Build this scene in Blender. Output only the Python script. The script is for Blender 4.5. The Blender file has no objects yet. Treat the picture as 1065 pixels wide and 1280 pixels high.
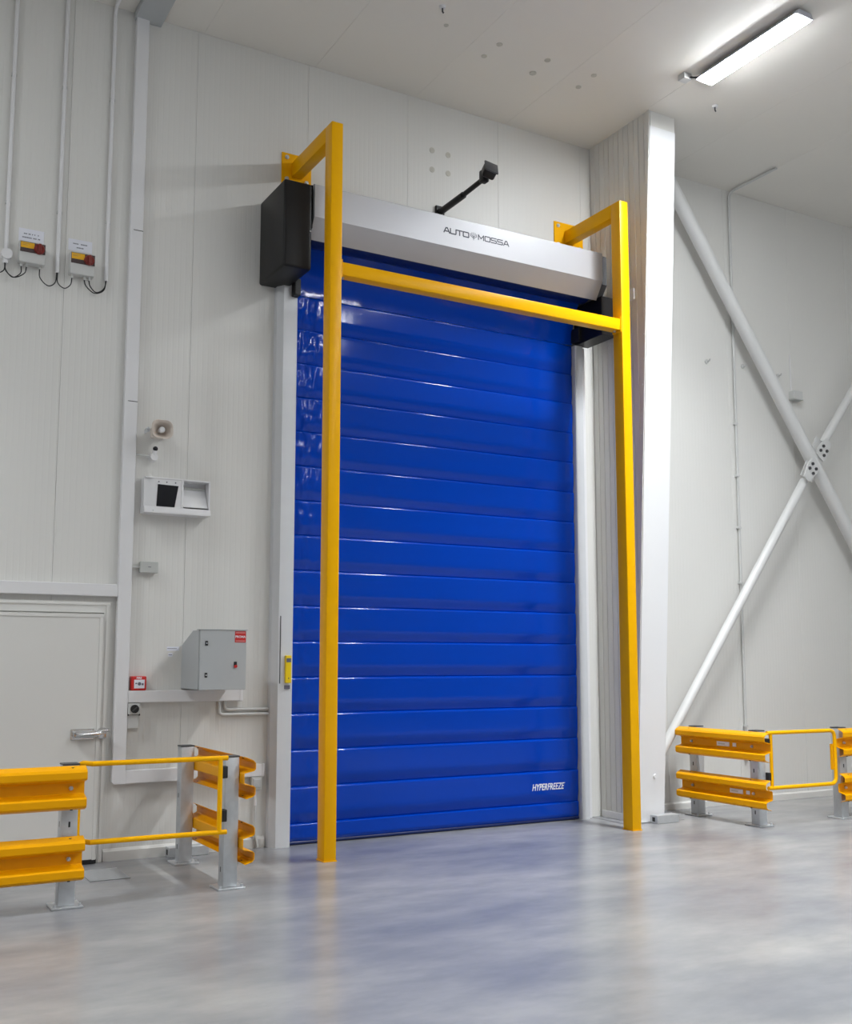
import bpy, bmesh, math, random
from math import sin, cos, pi, radians
from mathutils import Vector, Matrix, noise

S = bpy.context.scene
COL = S.collection
random.seed(7)

# ------------------------------------------------------------------ camera
F_PX, YAW, PITCH, ROLL, PPX, PPY = 1315.94, 0.514670, 0.114253, 0.001016, 524.22, 674.79
cam_d = bpy.data.cameras.new('camera')
cam = bpy.data.objects.new('camera', cam_d)
COL.objects.link(cam)
fw = Vector((sin(YAW) * cos(PITCH), cos(YAW) * cos(PITCH), sin(PITCH)))
rt = Vector((cos(YAW), -sin(YAW), 0))
up = rt.cross(fw)
rt2 = rt * cos(ROLL) + up * sin(ROLL)
up2 = up * cos(ROLL) - rt * sin(ROLL)
M = Matrix((rt2, up2, -fw)).transposed().to_4x4()
M.translation = Vector((0, 0, 1.6))
cam.matrix_world = M
cam_d.sensor_fit = 'VERTICAL'
cam_d.sensor_height = 24.0
cam_d.lens = F_PX * 24.0 / 1280
cam_d.shift_x = (532.5 - PPX) / 1280
cam_d.shift_y = (PPY - 640) / 1280
cam_d.clip_end = 200
S.camera = cam

# ------------------------------------------------------------------ world, exposure
wd = bpy.data.worlds.new('hall_air')
S.world = wd
wd.use_nodes = True
wd.node_tree.nodes['Background'].inputs[0].default_value = (0.9, 0.95, 1.0, 1)
wd.node_tree.nodes['Background'].inputs[1].default_value = 0.02
S.view_settings.view_transform = 'Standard'
S.view_settings.look = 'None'
S.view_settings.gamma = 1.0
S.view_settings.use_curve_mapping = False
S.view_settings.exposure = 2.25
LAMP, BEAM = 24.0, 22.0                       # radiance of the luminaire diffusers, watts of their narrow downward beam
LAMPS = [(7.165, 6.45), (7.165, 4.0), (7.165, 1.55), (7.165, -0.9), (7.165, -3.35), (7.165, -5.8),
         (-2.2, 6.45), (-2.2, 1.55), (-2.2, -3.35), (15.8, -0.9)]
WY, CZ = 8.8, 7.27                            # wall plane and ceiling height

# ------------------------------------------------------------------ materials
def pmat(name, col, rough=0.5, metal=0.0, var=0.0, vscale=4.0, bump=0.0, bscale=60.0, coat=0.0, spec=None, rvar=0.0):
    m = bpy.data.materials.new(name); m.use_nodes = True
    nt = m.node_tree; N = nt.nodes; L = nt.links
    b = N['Principled BSDF']
    b.inputs['Base Color'].default_value = (*col, 1)
    b.inputs['Roughness'].default_value = rough
    b.inputs['Metallic'].default_value = metal
    b.inputs['Coat Weight'].default_value = coat
    b.inputs['Coat Roughness'].default_value = 0.12
    if spec is not None: b.inputs['Specular IOR Level'].default_value = spec
    tc = N.new('ShaderNodeTexCoord')
    if var > 0 or rvar > 0:
        nz = N.new('ShaderNodeTexNoise'); nz.inputs['Scale'].default_value = vscale; nz.inputs['Detail'].default_value = 5
        L.new(tc.outputs['Object'], nz.inputs['Vector'])
        if var > 0:
            mx = N.new('ShaderNodeMix'); mx.data_type = 'RGBA'
            mx.inputs[6].default_value = (*[c * (1 - var) for c in col], 1)
            mx.inputs[7].default_value = (*[min(1, c * (1 + var)) for c in col], 1)
            L.new(nz.outputs['Fac'], mx.inputs[0]); L.new(mx.outputs[2], b.inputs['Base Color'])
        if rvar > 0:
            mr = N.new('ShaderNodeMapRange')
            mr.inputs['To Min'].default_value = max(0.02, rough - rvar); mr.inputs['To Max'].default_value = rough + rvar
            L.new(nz.outputs['Fac'], mr.inputs['Value']); L.new(mr.outputs[0], b.inputs['Roughness'])
    if bump > 0:
        n2 = N.new('ShaderNodeTexNoise'); n2.inputs['Scale'].default_value = bscale; n2.inputs['Detail'].default_value = 3
        L.new(tc.outputs['Object'], n2.inputs['Vector'])
        bp = N.new('ShaderNodeBump'); bp.inputs['Strength'].default_value = bump; bp.inputs['Distance'].default_value = 0.01
        L.new(n2.outputs['Fac'], bp.inputs['Height']); L.new(bp.outputs[0], b.inputs['Normal'])
    return m

def ribbed(name, col, rough, period, depth, axis='X', var=0.02):
    """painted sheet with fine pressed lines"""
    m = pmat(name, col, rough, 0, var, 0.6)
    nt = m.node_tree; N = nt.nodes; L = nt.links
    tc = N.new('ShaderNodeTexCoord'); sp = N.new('ShaderNodeSeparateXYZ'); L.new(tc.outputs['Object'], sp.inputs[0])
    mu = N.new('ShaderNodeMath'); mu.operation = 'MULTIPLY'; mu.inputs[1].default_value = 2 * pi / period
    L.new(sp.outputs[axis], mu.inputs[0])
    sn = N.new('ShaderNodeMath'); sn.operation = 'SINE'; L.new(mu.outputs[0], sn.inputs[0])
    mr = N.new('ShaderNodeMapRange'); mr.interpolation_type = 'SMOOTHSTEP'
    mr.inputs['From Min'].default_value = 0.55; mr.inputs['From Max'].default_value = 0.95
    L.new(sn.outputs[0], mr.inputs['Value'])
    bp = N.new('ShaderNodeBump'); bp.inputs['Strength'].default_value = 1.0; bp.inputs['Distance'].default_value = depth
    bp.invert = True
    L.new(mr.outputs[0], bp.inputs['Height']); L.new(bp.outputs[0], N['Principled BSDF'].inputs['Normal'])
    return m

def emat(name, col, s):
    m = bpy.data.materials.new(name); m.use_nodes = True
    b = m.node_tree.nodes['Principled BSDF']
    b.inputs['Base Color'].default_value = (*col, 1)
    b.inputs['Emission Color'].default_value = (*col, 1)
    b.inputs['Emission Strength'].default_value = s
    return m

def concrete():
    m = bpy.data.materials.new('polished_concrete'); m.use_nodes = True
    nt = m.node_tree; N = nt.nodes; L = nt.links; b = N['Principled BSDF']
    tc = N.new('ShaderNodeTexCoord')
    mp = N.new('ShaderNodeMapping'); mp.inputs['Rotation'].default_value = (0, 0, radians(-29)); mp.inputs['Scale'].default_value = (0.55, 1.1, 1)
    L.new(tc.outputs['Object'], mp.inputs['Vector'])
    a = N.new('ShaderNodeTexNoise'); a.inputs['Scale'].default_value = 1.0; a.inputs['Detail'].default_value = 4; a.inputs['Roughness'].default_value = 0.5; a.inputs['Distortion'].default_value = 0.3
    L.new(mp.outputs[0], a.inputs['Vector'])
    c = N.new('ShaderNodeTexNoise'); c.inputs['Scale'].default_value = 3.2; c.inputs['Detail'].default_value = 7; c.inputs['Roughness'].default_value = 0.62
    L.new(mp.outputs[0], c.inputs['Vector'])
    r1 = N.new('ShaderNodeValToRGB')
    r1.color_ramp.elements[0].position = 0.36; r1.color_ramp.elements[0].color = (0.255, 0.26, 0.278, 1)
    r1.color_ramp.elements[1].position = 0.66; r1.color_ramp.elements[1].color = (0.37, 0.365, 0.357, 1)
    L.new(a.outputs['Fac'], r1.inputs[0])
    r2 = N.new('ShaderNodeValToRGB')
    r2.color_ramp.elements[0].position = 0.36; r2.color_ramp.elements[0].color = (0.80, 0.81, 0.83, 1)
    r2.color_ramp.elements[1].position = 0.66; r2.color_ramp.elements[1].color = (1.0, 1.0, 0.99, 1)
    L.new(c.outputs['Fac'], r2.inputs[0])
    mx = N.new('ShaderNodeMix'); mx.data_type = 'RGBA'; mx.blend_type = 'MULTIPLY'; mx.inputs[0].default_value = 1
    L.new(r1.outputs[0], mx.inputs[6]); L.new(r2.outputs[0], mx.inputs[7]); L.new(mx.outputs[2], b.inputs['Base Color'])
    mr = N.new('ShaderNodeMapRange'); mr.inputs['From Min'].default_value = 0.35; mr.inputs['From Max'].default_value = 0.65
    mr.inputs['To Min'].default_value = 0.22; mr.inputs['To Max'].default_value = 0.27
    L.new(c.outputs['Fac'], mr.inputs['Value']); L.new(mr.outputs[0], b.inputs['Roughness'])
    bp = N.new('ShaderNodeBump'); bp.inputs['Strength'].default_value = 0.02; bp.inputs['Distance'].default_value = 0.01
    L.new(c.outputs['Fac'], bp.inputs['Height']); L.new(bp.outputs[0], b.inputs['Normal'])
    return m

WALLC = (0.73, 0.72, 0.69)
m_wall = ribbed('wall_panel_sheet', WALLC, 0.42, 0.048, 0.0005)
m_flat = pmat('flat_panel_sheet', WALLC, 0.42, 0, 0.02, 0.7)
m_back = pmat('panel_core_grey', (0.50, 0.50, 0.49), 0.7, 0, 0.03)
m_ceil = pmat('ceiling_sheet', (0.79, 0.76, 0.705), 0.45, 0, 0.02, 0.5)
m_conc = concrete()
m_white = pmat('white_plastic', (0.78, 0.775, 0.785), 0.38, 0, 0.02)
m_cream = pmat('cream_plastic', (0.70, 0.62, 0.55), 0.45, 0, 0.03, 9)
m_steelw = pmat('white_painted_steel', (0.80, 0.80, 0.81), 0.40, 0, 0.02, 1.5)
m_brace = pmat('grey_white_painted_steel', (0.70, 0.70, 0.69), 0.40, 0, 0.03, 2)
m_yel = pmat('yellow_paint', (0.93, 0.46, 0.0), 0.30, 0, 0.04, 2.0, 0.05, 220, 0, 0.16)
m_rail = pmat('yellow_powder_coat', (0.90, 0.40, 0.0), 0.36, 0, 0.04, 3.0, 0.08, 260, 0, 0.16)
m_galv = pmat('galvanised_steel', (0.60, 0.62, 0.64), 0.42, 0.55, 0.12, 22, 0.08, 90, rvar=0.1)
m_alu = pmat('brushed_aluminium', (0.66, 0.67, 0.69), 0.42, 0.08, 0.05, 6)
m_head = pmat('silver_sheet', (0.44, 0.44, 0.46), 0.42, 0.35, 0.03, 3)
m_black = pmat('black_plastic', (0.008, 0.0075, 0.008), 0.38, 0, 0.15, 30, 0.1, 300, 0, 0.3)
m_rub = pmat('black_rubber', (0.01, 0.01, 0.011), 0.5)
m_screen = pmat('black_screen', (0.004, 0.004, 0.008), 0.15)
m_dark = pmat('dark_grey_metal', (0.07, 0.07, 0.075), 0.45, 0.3, 0.1, 12)
m_pipe = pmat('grey_conduit', (0.60, 0.60, 0.585), 0.45, 0, 0.03, 8)
m_box = pmat('grey_enclosure_paint', (0.46, 0.48, 0.49), 0.42, 0, 0.02, 6)
m_jb = pmat('grey_junction_plastic', (0.50, 0.51, 0.49), 0.5, 0, 0.03)
m_red = pmat('red_plastic', (0.60, 0.02, 0.018), 0.4, 0, 0.05)
m_dred = pmat('dark_red_plastic', (0.20, 0.018, 0.012), 0.35, 0, 0.1)
m_brown = pmat('dark_brown_plate', (0.07, 0.045, 0.045), 0.5)
m_lab = pmat('yellow_label', (0.85, 0.45, 0.01), 0.5)
m_sens = pmat('yellow_sensor_plastic', (0.85, 0.60, 0.0), 0.4)
m_paper = pmat('white_paper', (0.80, 0.81, 0.88), 0.6)
m_ink = pmat('dark_ink', (0.12, 0.12, 0.16), 0.6)
m_chrome = pmat('chrome', (0.75, 0.75, 0.76), 0.18, 1.0, 0.03, 20)
m_logo = pmat('logo_grey', (0.035, 0.04, 0.055), 0.5)
m_wprint = pmat('white_print', (0.85, 0.87, 0.92), 0.5)
m_stain = pmat('filled_hole_grey', (0.56, 0.54, 0.48), 0.7, 0, 0.2, 30)
m_joint = pmat('dark_joint', (0.06, 0.06, 0.06), 0.8)
m_kerb = pmat('pale_concrete', (0.62, 0.61, 0.59), 0.6, 0, 0.06, 8)
m_lens = emat('lit_diffuser', (0.93, 0.97, 1.0), LAMP)
m_lamp = pmat('lamp_housing', (0.52, 0.54, 0.60), 0.4)

def blue_pvc():
    m = pmat('blue_coated_fabric', (0.0, 0.047, 0.43), 0.10, 0, 0.04, 1.3, 0, 60, 0.0, 0.28)
    nt = m.node_tree; N = nt.nodes; L = nt.links; b = N['Principled BSDF']
    tc = N.new('ShaderNodeTexCoord')
    mp = N.new('ShaderNodeMapping'); mp.inputs['Scale'].default_value = (6, 6, 1.2)
    L.new(tc.outputs['Object'], mp.inputs['Vector'])
    n = N.new('ShaderNodeTexNoise'); n.inputs['Scale'].default_value = 1.0; n.inputs['Detail'].default_value = 3
    L.new(mp.outputs[0], n.inputs['Vector'])
    bp = N.new('ShaderNodeBump'); bp.inputs['Strength'].default_value = 0.12; bp.inputs['Distance'].default_value = 0.012
    L.new(n.outputs['Fac'], bp.inputs['Height']); L.new(bp.outputs[0], b.inputs['Normal'])
    return m
m_blue = blue_pvc()
m_navy = pmat('dark_blue_fabric', (0.0, 0.012, 0.10), 0.4)

# ------------------------------------------------------------------ mesh builders
class MB:
    def __init__(s): s.bm = bmesh.new()
    def box(s, x0, x1, y0, y1, z0, z1, bev=0.0, seg=2, rot=None, piv=None):
        r = bmesh.ops.create_cube(s.bm, size=1.0)
        vs = r['verts']
        bmesh.ops.scale(s.bm, vec=(abs(x1 - x0), abs(y1 - y0), abs(z1 - z0)), verts=vs)
        bmesh.ops.translate(s.bm, vec=((x0 + x1) / 2, (y0 + y1) / 2, (z0 + z1) / 2), verts=vs)
        if bev > 0:
            es = list({e for v in vs for e in v.link_edges})
            g = bmesh.ops.bevel(s.bm, geom=es, offset=bev, segments=seg, profile=0.5, affect='EDGES')
            vs = list({v for f in g['faces'] for v in f.verts} | {v for v in vs if v.is_valid})
        if rot is not None:
            bmesh.ops.rotate(s.bm, cent=piv, matrix=rot, verts=vs)
        return s
    def prism(s, pts, axis, a, b):
        """closed outline pts extruded along axis from a to b; pts are the two other coordinates in x,y,z order"""
        def P(p, t):
            q = list(p); q.insert(axis, t); return q
        A = [s.bm.verts.new(P(p, a)) for p in pts]; B = [s.bm.verts.new(P(p, b)) for p in pts]
        n = len(pts)
        s.bm.faces.new(A); s.bm.faces.new(B[::-1])
        for i in range(n):
            s.bm.faces.new((A[i], B[i], B[(i + 1) % n], A[(i + 1) % n]))
        return s
    def sheet(s, prof, axis, a, b, t):
        """open profile of thickness t (second coordinate list), extruded"""
        pts = [Vector(p) for p in prof]; off = []
        for i, p in enumerate(pts):
            d = (pts[min(i + 1, len(pts) - 1)] - pts[max(i - 1, 0)]).normalized()
            off.append(p + Vector((-d.y, d.x)) * t)
        return s.prism([tuple(p) for p in pts] + [tuple(p) for p in off[::-1]], axis, a, b)
    def tube(s, path, r, n=12, cap=True):
        path = [Vector(p) for p in path]; rings = []
        T0 = (path[1] - path[0]).normalized()
        ref = Vector((0, 0, 1)) if abs(T0.z) < 0.9 else Vector((1, 0, 0))
        U = T0.cross(ref).normalized()
        for i, p in enumerate(path):
            T = (path[min(i + 1, len(path) - 1)] - path[max(i - 1, 0)]).normalized()
            U = (U - T * U.dot(T)).normalized(); V = T.cross(U)
            rr = r[i] if isinstance(r, (list, tuple)) else r
            rings.append([s.bm.verts.new(p + U * rr * cos(2 * pi * k / n) + V * rr * sin(2 * pi * k / n)) for k in range(n)])
        for a, b in zip(rings, rings[1:]):
            for k in range(n):
                s.bm.faces.new((a[k], a[(k + 1) % n], b[(k + 1) % n], b[k]))
        if cap:
            s.bm.faces.new(rings[0][::-1]); s.bm.faces.new(rings[-1])
        return s
    def grid(s, rows):
        vs = [[s.bm.verts.new(p) for p in r] for r in rows]
        for a, b in zip(vs, vs[1:]):
            for i in range(len(a) - 1):
                s.bm.faces.new((a[i], a[i + 1], b[i + 1], b[i]))
        return s
    def poly(s, pts):
        s.bm.faces.new([s.bm.verts.new(p) for p in pts]); return s
    def build(s, name, mat, parent=None, smooth=False, origin=None):
        bmesh.ops.recalc_face_normals(s.bm, faces=s.bm.faces)
        me = bpy.data.meshes.new(name); s.bm.to_mesh(me); s.bm.free()
        me.materials.append(mat)
        o = bpy.data.objects.new(name, me); COL.objects.link(o)
        if smooth:
            me.polygons.foreach_set('use_smooth', [True] * len(me.polygons))
            if smooth != 'all': me.set_sharp_from_angle(angle=radians(38))
        org = Vector(origin) if origin is not None else None
        if parent is not None:
            o.parent = parent
            me.transform(Matrix.Translation(-parent.matrix_basis.translation if parent.parent is None else -(parent.matrix_basis.translation + parent.parent.matrix_basis.translation)))
        elif org is not None:
            me.transform(Matrix.Translation(-org)); o.location = org
        return o

def bend(a, b, c, r, n=6):
    """points rounding the corner b of a-b-c"""
    a, b, c = Vector(a), Vector(b), Vector(c)
    p = b + (a - b).normalized() * r; q = b + (c - b).normalized() * r
    return [((1 - t) ** 2) * p + 2 * t * (1 - t) * b + t * t * q for t in [i / n for i in range(n + 1)]]

def thing(name, label, cat, loc=(0, 0, 0), group=None):
    o = bpy.data.objects.new(name, None); COL.objects.link(o)
    o.empty_display_size = 0.1
    o.location = loc; o['label'] = label; o['category'] = cat
    if group: o['group'] = group
    return o
def tag(o, label, cat, group=None):
    o['label'] = label; o['category'] = cat
    if group: o['group'] = group
    return o
def struct(o): o['kind'] = 'structure'; return o
def sroot(name, loc=(0, 0, 0)):
    o = bpy.data.objects.new(name, None); COL.objects.link(o); o.location = loc; o['kind'] = 'structure'; return o
def share(src, parent, delta, name=None):
    c = src.copy(); c.name = name or src.name.split('.')[0]; COL.objects.link(c); c.parent = parent
    c.location = Vector(src.location) + Vector(delta); return c

def text_mesh(name, s, size, mat, parent, M4, shear=0.0, offset=0.0, sx=1.0):
    cu = bpy.data.curves.new('t', 'FONT'); cu.body = s; cu.size = size; cu.align_x = 'CENTER'; cu.align_y = 'CENTER'
    cu.shear = shear; cu.offset = offset; cu.extrude = 0.0006
    t = bpy.data.objects.new('t', cu); COL.objects.link(t)
    dg = bpy.context.evaluated_depsgraph_get()
    me = bpy.data.meshes.new_from_object(t.evaluated_get(dg))
    bpy.data.objects.remove(t); bpy.data.curves.remove(cu)
    me.name = name; me.materials.clear(); me.materials.append(mat)
    me.transform(M4 @ Matrix.Diagonal((sx, 1, 1, 1)))
    o = bpy.data.objects.new(name, me); COL.objects.link(o)
    if parent is not None:
        o.parent = parent
        w = parent.matrix_basis.translation + (parent.parent.matrix_basis.translation if parent.parent else Vector())
        me.transform(Matrix.Translation(-w))
    return o
def on_wall(x, y, z):      # lettering facing the camera side (-Y)
    return Matrix.Translation((x, y, z)) @ Matrix.Rotation(pi / 2, 4, 'X')

GL = {
 'A': [[(0, 0), (.38, 1), (.62, 1), (1, 0)], [(.16, .30), (.84, .30)]],
 'U': [[(0, 1), (0, .14), (.12, 0), (.88, 0), (1, .14), (1, 1)]],
 'T': [[(0, 1), (1, 1)], [(.5, 1), (.5, 0)]],
 'O': [[(.1, 0), (.9, 0), (1, .12), (1, .88), (.9, 1), (.1, 1), (0, .88), (0, .12), (.1, 0)]],
 'M': [[(0, 0), (0, 1), (.5, .28), (1, 1), (1, 0)]],
 'S': [[(1, 1), (.1, 1), (0, .9), (0, .6), (.1, .5), (.9, .5), (1, .4), (1, .1), (.9, 0), (0, 0)]],
 'Y': [[(.5, 0), (.5, 1)], [(.22, .95), (.22, .6), (.5, .38), (.78, .6), (.78, .95)], [(0, .8), (0, .5), (.5, .2), (1, .5), (1, .8)]],
}
def strokes(mb, glyph, x, y, z, w, h, t):
    """flat strokes of a glyph on a plane facing -Y"""
    for pl in GL[glyph]:
        for (a, b), (c, d) in zip(pl, pl[1:]):
            p = Vector((x + a * w, z + b * h)); q = Vector((x + c * w, z + d * h))
            dd = (q - p).normalized(); nn = Vector((-dd.y, dd.x)) * t / 2; e = dd * t * 0.45
            c4 = [p - e + nn, q + e + nn, q + e - nn, p - e - nn]
            mb.prism([(k.x, k.y) for k in c4], 1, y, y - 0.001)

# ================================================================== the setting
X0, X1, Y0 = -10.0, 18.0, -13.0
struct(MB().box(X0, X1, Y0, WY + 0.3, -0.2, 0).build('floor', m_conc))
fl = bpy.data.objects['floor']
# saw-cut joints round the column foot
j = MB(); j.box(7.0, 7.012, 8.20, 8.78, 0.0, 0.0012); j.box(7.0, 7.72, 8.19, 8.20, 0.0, 0.0012)
j.build('floor_joint', m_joint, fl)

wall = sroot('wall_back')
MB().box(X0, X1, WY + 0.045, WY + 0.3, 0, CZ + 0.1).build('panel_core', m_back, wall)
SEAM, PW = 2.67, 1.085
pm = None
for k in range(-16, 20):
    xa = SEAM + k * PW
    if xa < X0 or xa + PW > X1: continue
    o = MB().box(xa + 0.0008, xa + PW - 0.0008, WY, WY + 0.05, 0.0, CZ, 0.002, 1) if pm is None else None
    if pm is None:
        pm = o.build('panel', m_wall, wall); px0 = xa
    else:
        share(pm, wall, (xa - px0, 0, 0))
# filled holes above the door
for (x, z) in ((5.119, 6.753), (5.309, 6.749), (5.119, 6.548), (5.309, 6.551)):
    MB().tube([(x, WY - 0.004, z), (x, WY + 0.001, z)], 0.030, 14).build('filled_hole', m_stain, wall)

struct(MB().box(X0 - 0.2, X0, Y0, WY + 0.3, 0, CZ + 0.1).build('wall_left', m_flat))
struct(MB().box(X1, X1 + 0.2, Y0, WY + 0.3, 0, CZ + 0.1).build('wall_right', m_flat))
struct(MB().box(X0, X1, Y0 - 0.2, Y0, 0, CZ + 0.1).build('wall_front', m_flat))
ceil = sroot('ceiling')
MB().box(X0, X1, Y0, WY + 0.3, CZ + 0.05, CZ + 0.2).build('ceiling_core', m_back, ceil)
cp = None
for k in range(-18, 17):
    xa = 6.02 + k * 1.1
    if xa < X0 or xa + 1.1 > X1: continue
    if cp is None:
        cp = MB().box(xa + 0.0006, xa + 1.0994, Y0, WY + 0.04, CZ, CZ + 0.05, 0.0008, 1).build('panel', m_ceil, ceil); cx0 = xa
    else:
        share(cp, ceil, (xa - cx0, 0, 0))
for (x, y, r) in ((4.57, 7.60, .022), (5.15, 7.61, .03), (5.13, 7.84, .028), (5.69, 7.60, .03), (5.70, 7.85, .035), (6.24, 7.59, .028), (6.24, 7.83, .028)):
    MB().tube([(x, y, CZ - 0.006), (x, y, CZ + 0.002)], r, 14).build('filled_hole', m_stain, ceil)

# base kerbs along the foot of the wall
bb = struct(MB().prism([(WY - 0.028, 0), (WY - 0.028, 0.075), (WY - 0.012, 0.095), (WY, 0.095), (WY, 0)], 0, 2.055, 3.425).build('baseboard_left', m_flat))
struct(MB().prism([(WY - 0.02, 0), (WY - 0.02, 0.06), (WY - 0.008, 0.075), (WY, 0.075), (WY, 0)], 0, 7.62, 16.9).build('baseboard_right', m_flat))

# ---- boxed-out pier beside the door and its tapered steel column
def col_y(z): return 8.235 + (7.815 - 8.235) * z / 7.07        # front of the column flange
pier = sroot('wall_pier')
MB().prism([(WY, 0), (WY, CZ), (col_y(CZ) + 0.03, CZ), (col_y(0) + 0.03, 0)], 0, 7.165, 7.19).build('cladding_core', m_back, pier)
npan, y_back = 6, WY
for i in range(npan):
    # vertical strips of profiled cladding; front strips are cut along the slant of the column
    t0, t1 = i / npan, (i + 1) / npan
    yb0 = WY - (WY - (col_y(CZ) + 0.03)) * t0; yb1 = WY - (WY - (col_y(CZ) + 0.03)) * t1
    def zmin(y):                       # lowest height at which this y is still behind the flange
        yy = y - 0.03
        return max(0.0, min(CZ, (8.235 - yy) / (8.235 - 7.815) * 7.07))
    a, b = yb0 - 0.003, yb1 + 0.003
    pts = [(a, zmin(a)), (a, CZ), (b, CZ)] + ([(b, zmin(b))] if zmin(b) < CZ - 0.001 else [])
    mb = MB(); mb.prism(pts, 0, 7.15, 7.166)
    mid = (a + b) / 2
    for q in (0.5,):
        yc = a + (b - a) * q
        if zmin(yc - .006) > CZ - 0.05: continue
        mb.prism([(yc + 0.006, zmin(yc - .006)), (yc + 0.006, CZ), (yc - 0.006, CZ), (yc - 0.006, zmin(yc - .006))], 0, 7.144, 7.151)
    mb.build('cladding_strip', m_flat, pier)
MB().box(7.135, 7.15, 8.235, WY - 0.03, 0, 0.07, 0.004, 1).build('base_trim', m_white, pier)
# folded edge trim with a row of screws where the cladding meets the column
e = MB()
e.prism([(col_y(0) + 0.006, 0), (col_y(0) + 0.05, 0), (col_y(CZ) + 0.05, CZ), (col_y(CZ) + 0.006, CZ)], 0, 7.140, 7.149)
et = e.build('edge_trim', m_flat, pier)
for i in range(26):
    z = 0.5 + i * 0.26; y = col_y(z) + 0.03
    MB().tube([(7.141, y, z), (7.134, y, z)], 0.006, 8).build('screw', m_galv, et)
MB().box(7.135, 7.15, 8.10, 8.62, 5.33, 5.45, 0.004, 1).build('cover_strip', m_steelw, pier)

colm = thing('steel_column', 'tapered white steel column rising to the ceiling beside the blue door', 'column', (7.32, 8.4, 0))
def slab(x0, x1, d0, d1):
    return [(col_y(0) + d0, 0.012), (col_y(0) + d1, 0.012), (col_y(7.1) + d1, 7.1), (col_y(7.1) + d0, 7.1)]
MB().prism(slab(0, 0, 0, 0.018), 0, 7.152, 7.495).build('front_flange', m_steelw, colm)
MB().prism([(col_y(0) + 0.018, 0.012), (8.76, 0.012), (8.76, 7.1), (col_y(7.1) + 0.018, 7.1)], 0, 7.317, 7.329).build('web', m_steelw, colm)
MB().box(7.20, 7.495, 8.76, 8.778, 0.012, 7.1).build('back_flange', m_steelw, colm)
MB().box(7.165, 7.50, col_y(7.1) + 0.01, 8.778, 7.1, CZ, 0.002, 1).build('head_plate', m_flat, colm)
MB().box(7.16, 7.62, 8.20, 8.795, 0, 0.012).build('base_plate', m_galv, colm)
MB().tube([(7.36, col_y(0.45) + 0.003, 0.45), (7.36, col_y(0.45) - 0.012, 0.45)], [0.026, 0.02], 12).build('plug', m_steelw, colm)
sb = thing('steel_block', 'short hollow galvanised steel block at the foot of the white column', 'steel block', (7.42, 8.18, 0))
b_ = MB().box(7.275, 7.56, 8.09, 8.20, 0.001, 0.082, 0.006).build('body', m_galv, sb)
MB().box(7.2735, 7.277, 8.125, 8.165, 0.02, 0.062).build('hole', m_rub, sb)
sb = thing('steel_block', 'short hollow grey steel block by the wall behind the left galvanised posts', 'steel block', (2.73, 8.72, 0))
MB().box(2.56, 2.90, 8.665, 8.765, 0.001, 0.082, 0.006).build('body', m_galv, sb)
MB().box(2.5585, 2.562, 8.695, 8.735, 0.02, 0.062).build('hole', m_rub, sb)

# ================================================================== the blue high-speed door
CY = 8.755
door = thing('high_speed_door', 'tall blue padded roll-up door with silver header box', 'door', (5.2, 8.7, 0))
XL, XR = 3.632, 6.812
def xs_grid():
    a = [XL + i * 0.011 for i in range(34)]
    b = [a[-1] + (XR - 0.14 - a[-1]) * i / 44 for i in range(1, 45)]
    c = [b[-1] + (XR - b[-1]) * i / 10 for i in range(1, 11)]
    return a + b + c
XS = xs_grid()
def sstep(a, b, x):
    t = max(0, min(1, (x - a) / (b - a))); return t * t * (3 - 2 * t)
def pillow(t):
    sh = math.sqrt(max(0, min(1, (1 - t) / 0.075)) * (2 - max(0, min(1, (1 - t) / 0.075)))) if t < 1 else 0
    return sh * (0.12 + 0.88 * sstep(-0.04, 0.34, t))
edges = [0.006] + [0.182 + 0.318 * k for k in range(16)]
panels = []
for k in range(len(edges) - 1):
    z0, z1 = edges[k], edges[k + 1]
    nz = 22; rows = []
    ts = sorted(set([i / 12 for i in range(13)] + [0.93, 0.945, 0.96, 0.972, 0.982, 0.99, 0.996, 0.03, 0.06]))
    for t in ts:
        z = z0 + (z1 - z0) * t; row = []
        for x in XS:
            em = 0.35 + 0.65 * sstep(XR - 0.005, XR - 0.15, x)
            d = 0.036 * pillow(t) * em
            wl = 1 - sstep(XL + 0.12, XL + 0.34, x)
            wr = sstep(XR - 0.14, XR - 0.05, x) * 0.5
            up_ = 0.45 + 0.55 * sstep(1.5, 3.4, z)
            p = Vector((x * 9, k * 3.7, z * 7))
            d += (wl * up_ + wr * 0.6 + 0.02) * (0.013 * noise.noise(p) + 0.009 * noise.noise(p * 2.3))
            d += (wl * up_ + wr * 0.5) * 0.0035 * noise.noise(Vector((x * 42, k * 2.1, z * 6)))
            # gentle hang of the fabric
            d += 0.006 * noise.noise(Vector((x * 1.1, 5, z * 0.8)))
            row.append((x, CY - d, z))
        rows.append(row)
    rows.append([(x, CY + 0.03, z1) for x in XS]); rows.insert(0, [(x, CY + 0.03, z0) for x in XS])
    panels.append(MB().grid(rows).build('curtain_panel', m_blue, door, 'all'))
# top of the curtain bending to the roll, and the roll itself
rows = []
for i in range(15):
    t = i / 14; z = 4.952 + 0.42 * t; y = CY - 0.02 * pillow(0.2) - 0.13 * t * t
    rows.append([(x, y - 0.004 * noise.noise(Vector((x * 5, 1, z * 5))), z) for x in XS])
MB().grid(rows).build('curtain_panel', m_blue, door, 'all')
MB().tube([(XL + 0.01, 8.50, 5.53), (XR - 0.02, 8.50, 5.53)], 0.19, 28).build('curtain_roll', m_navy, door, True)
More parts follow.
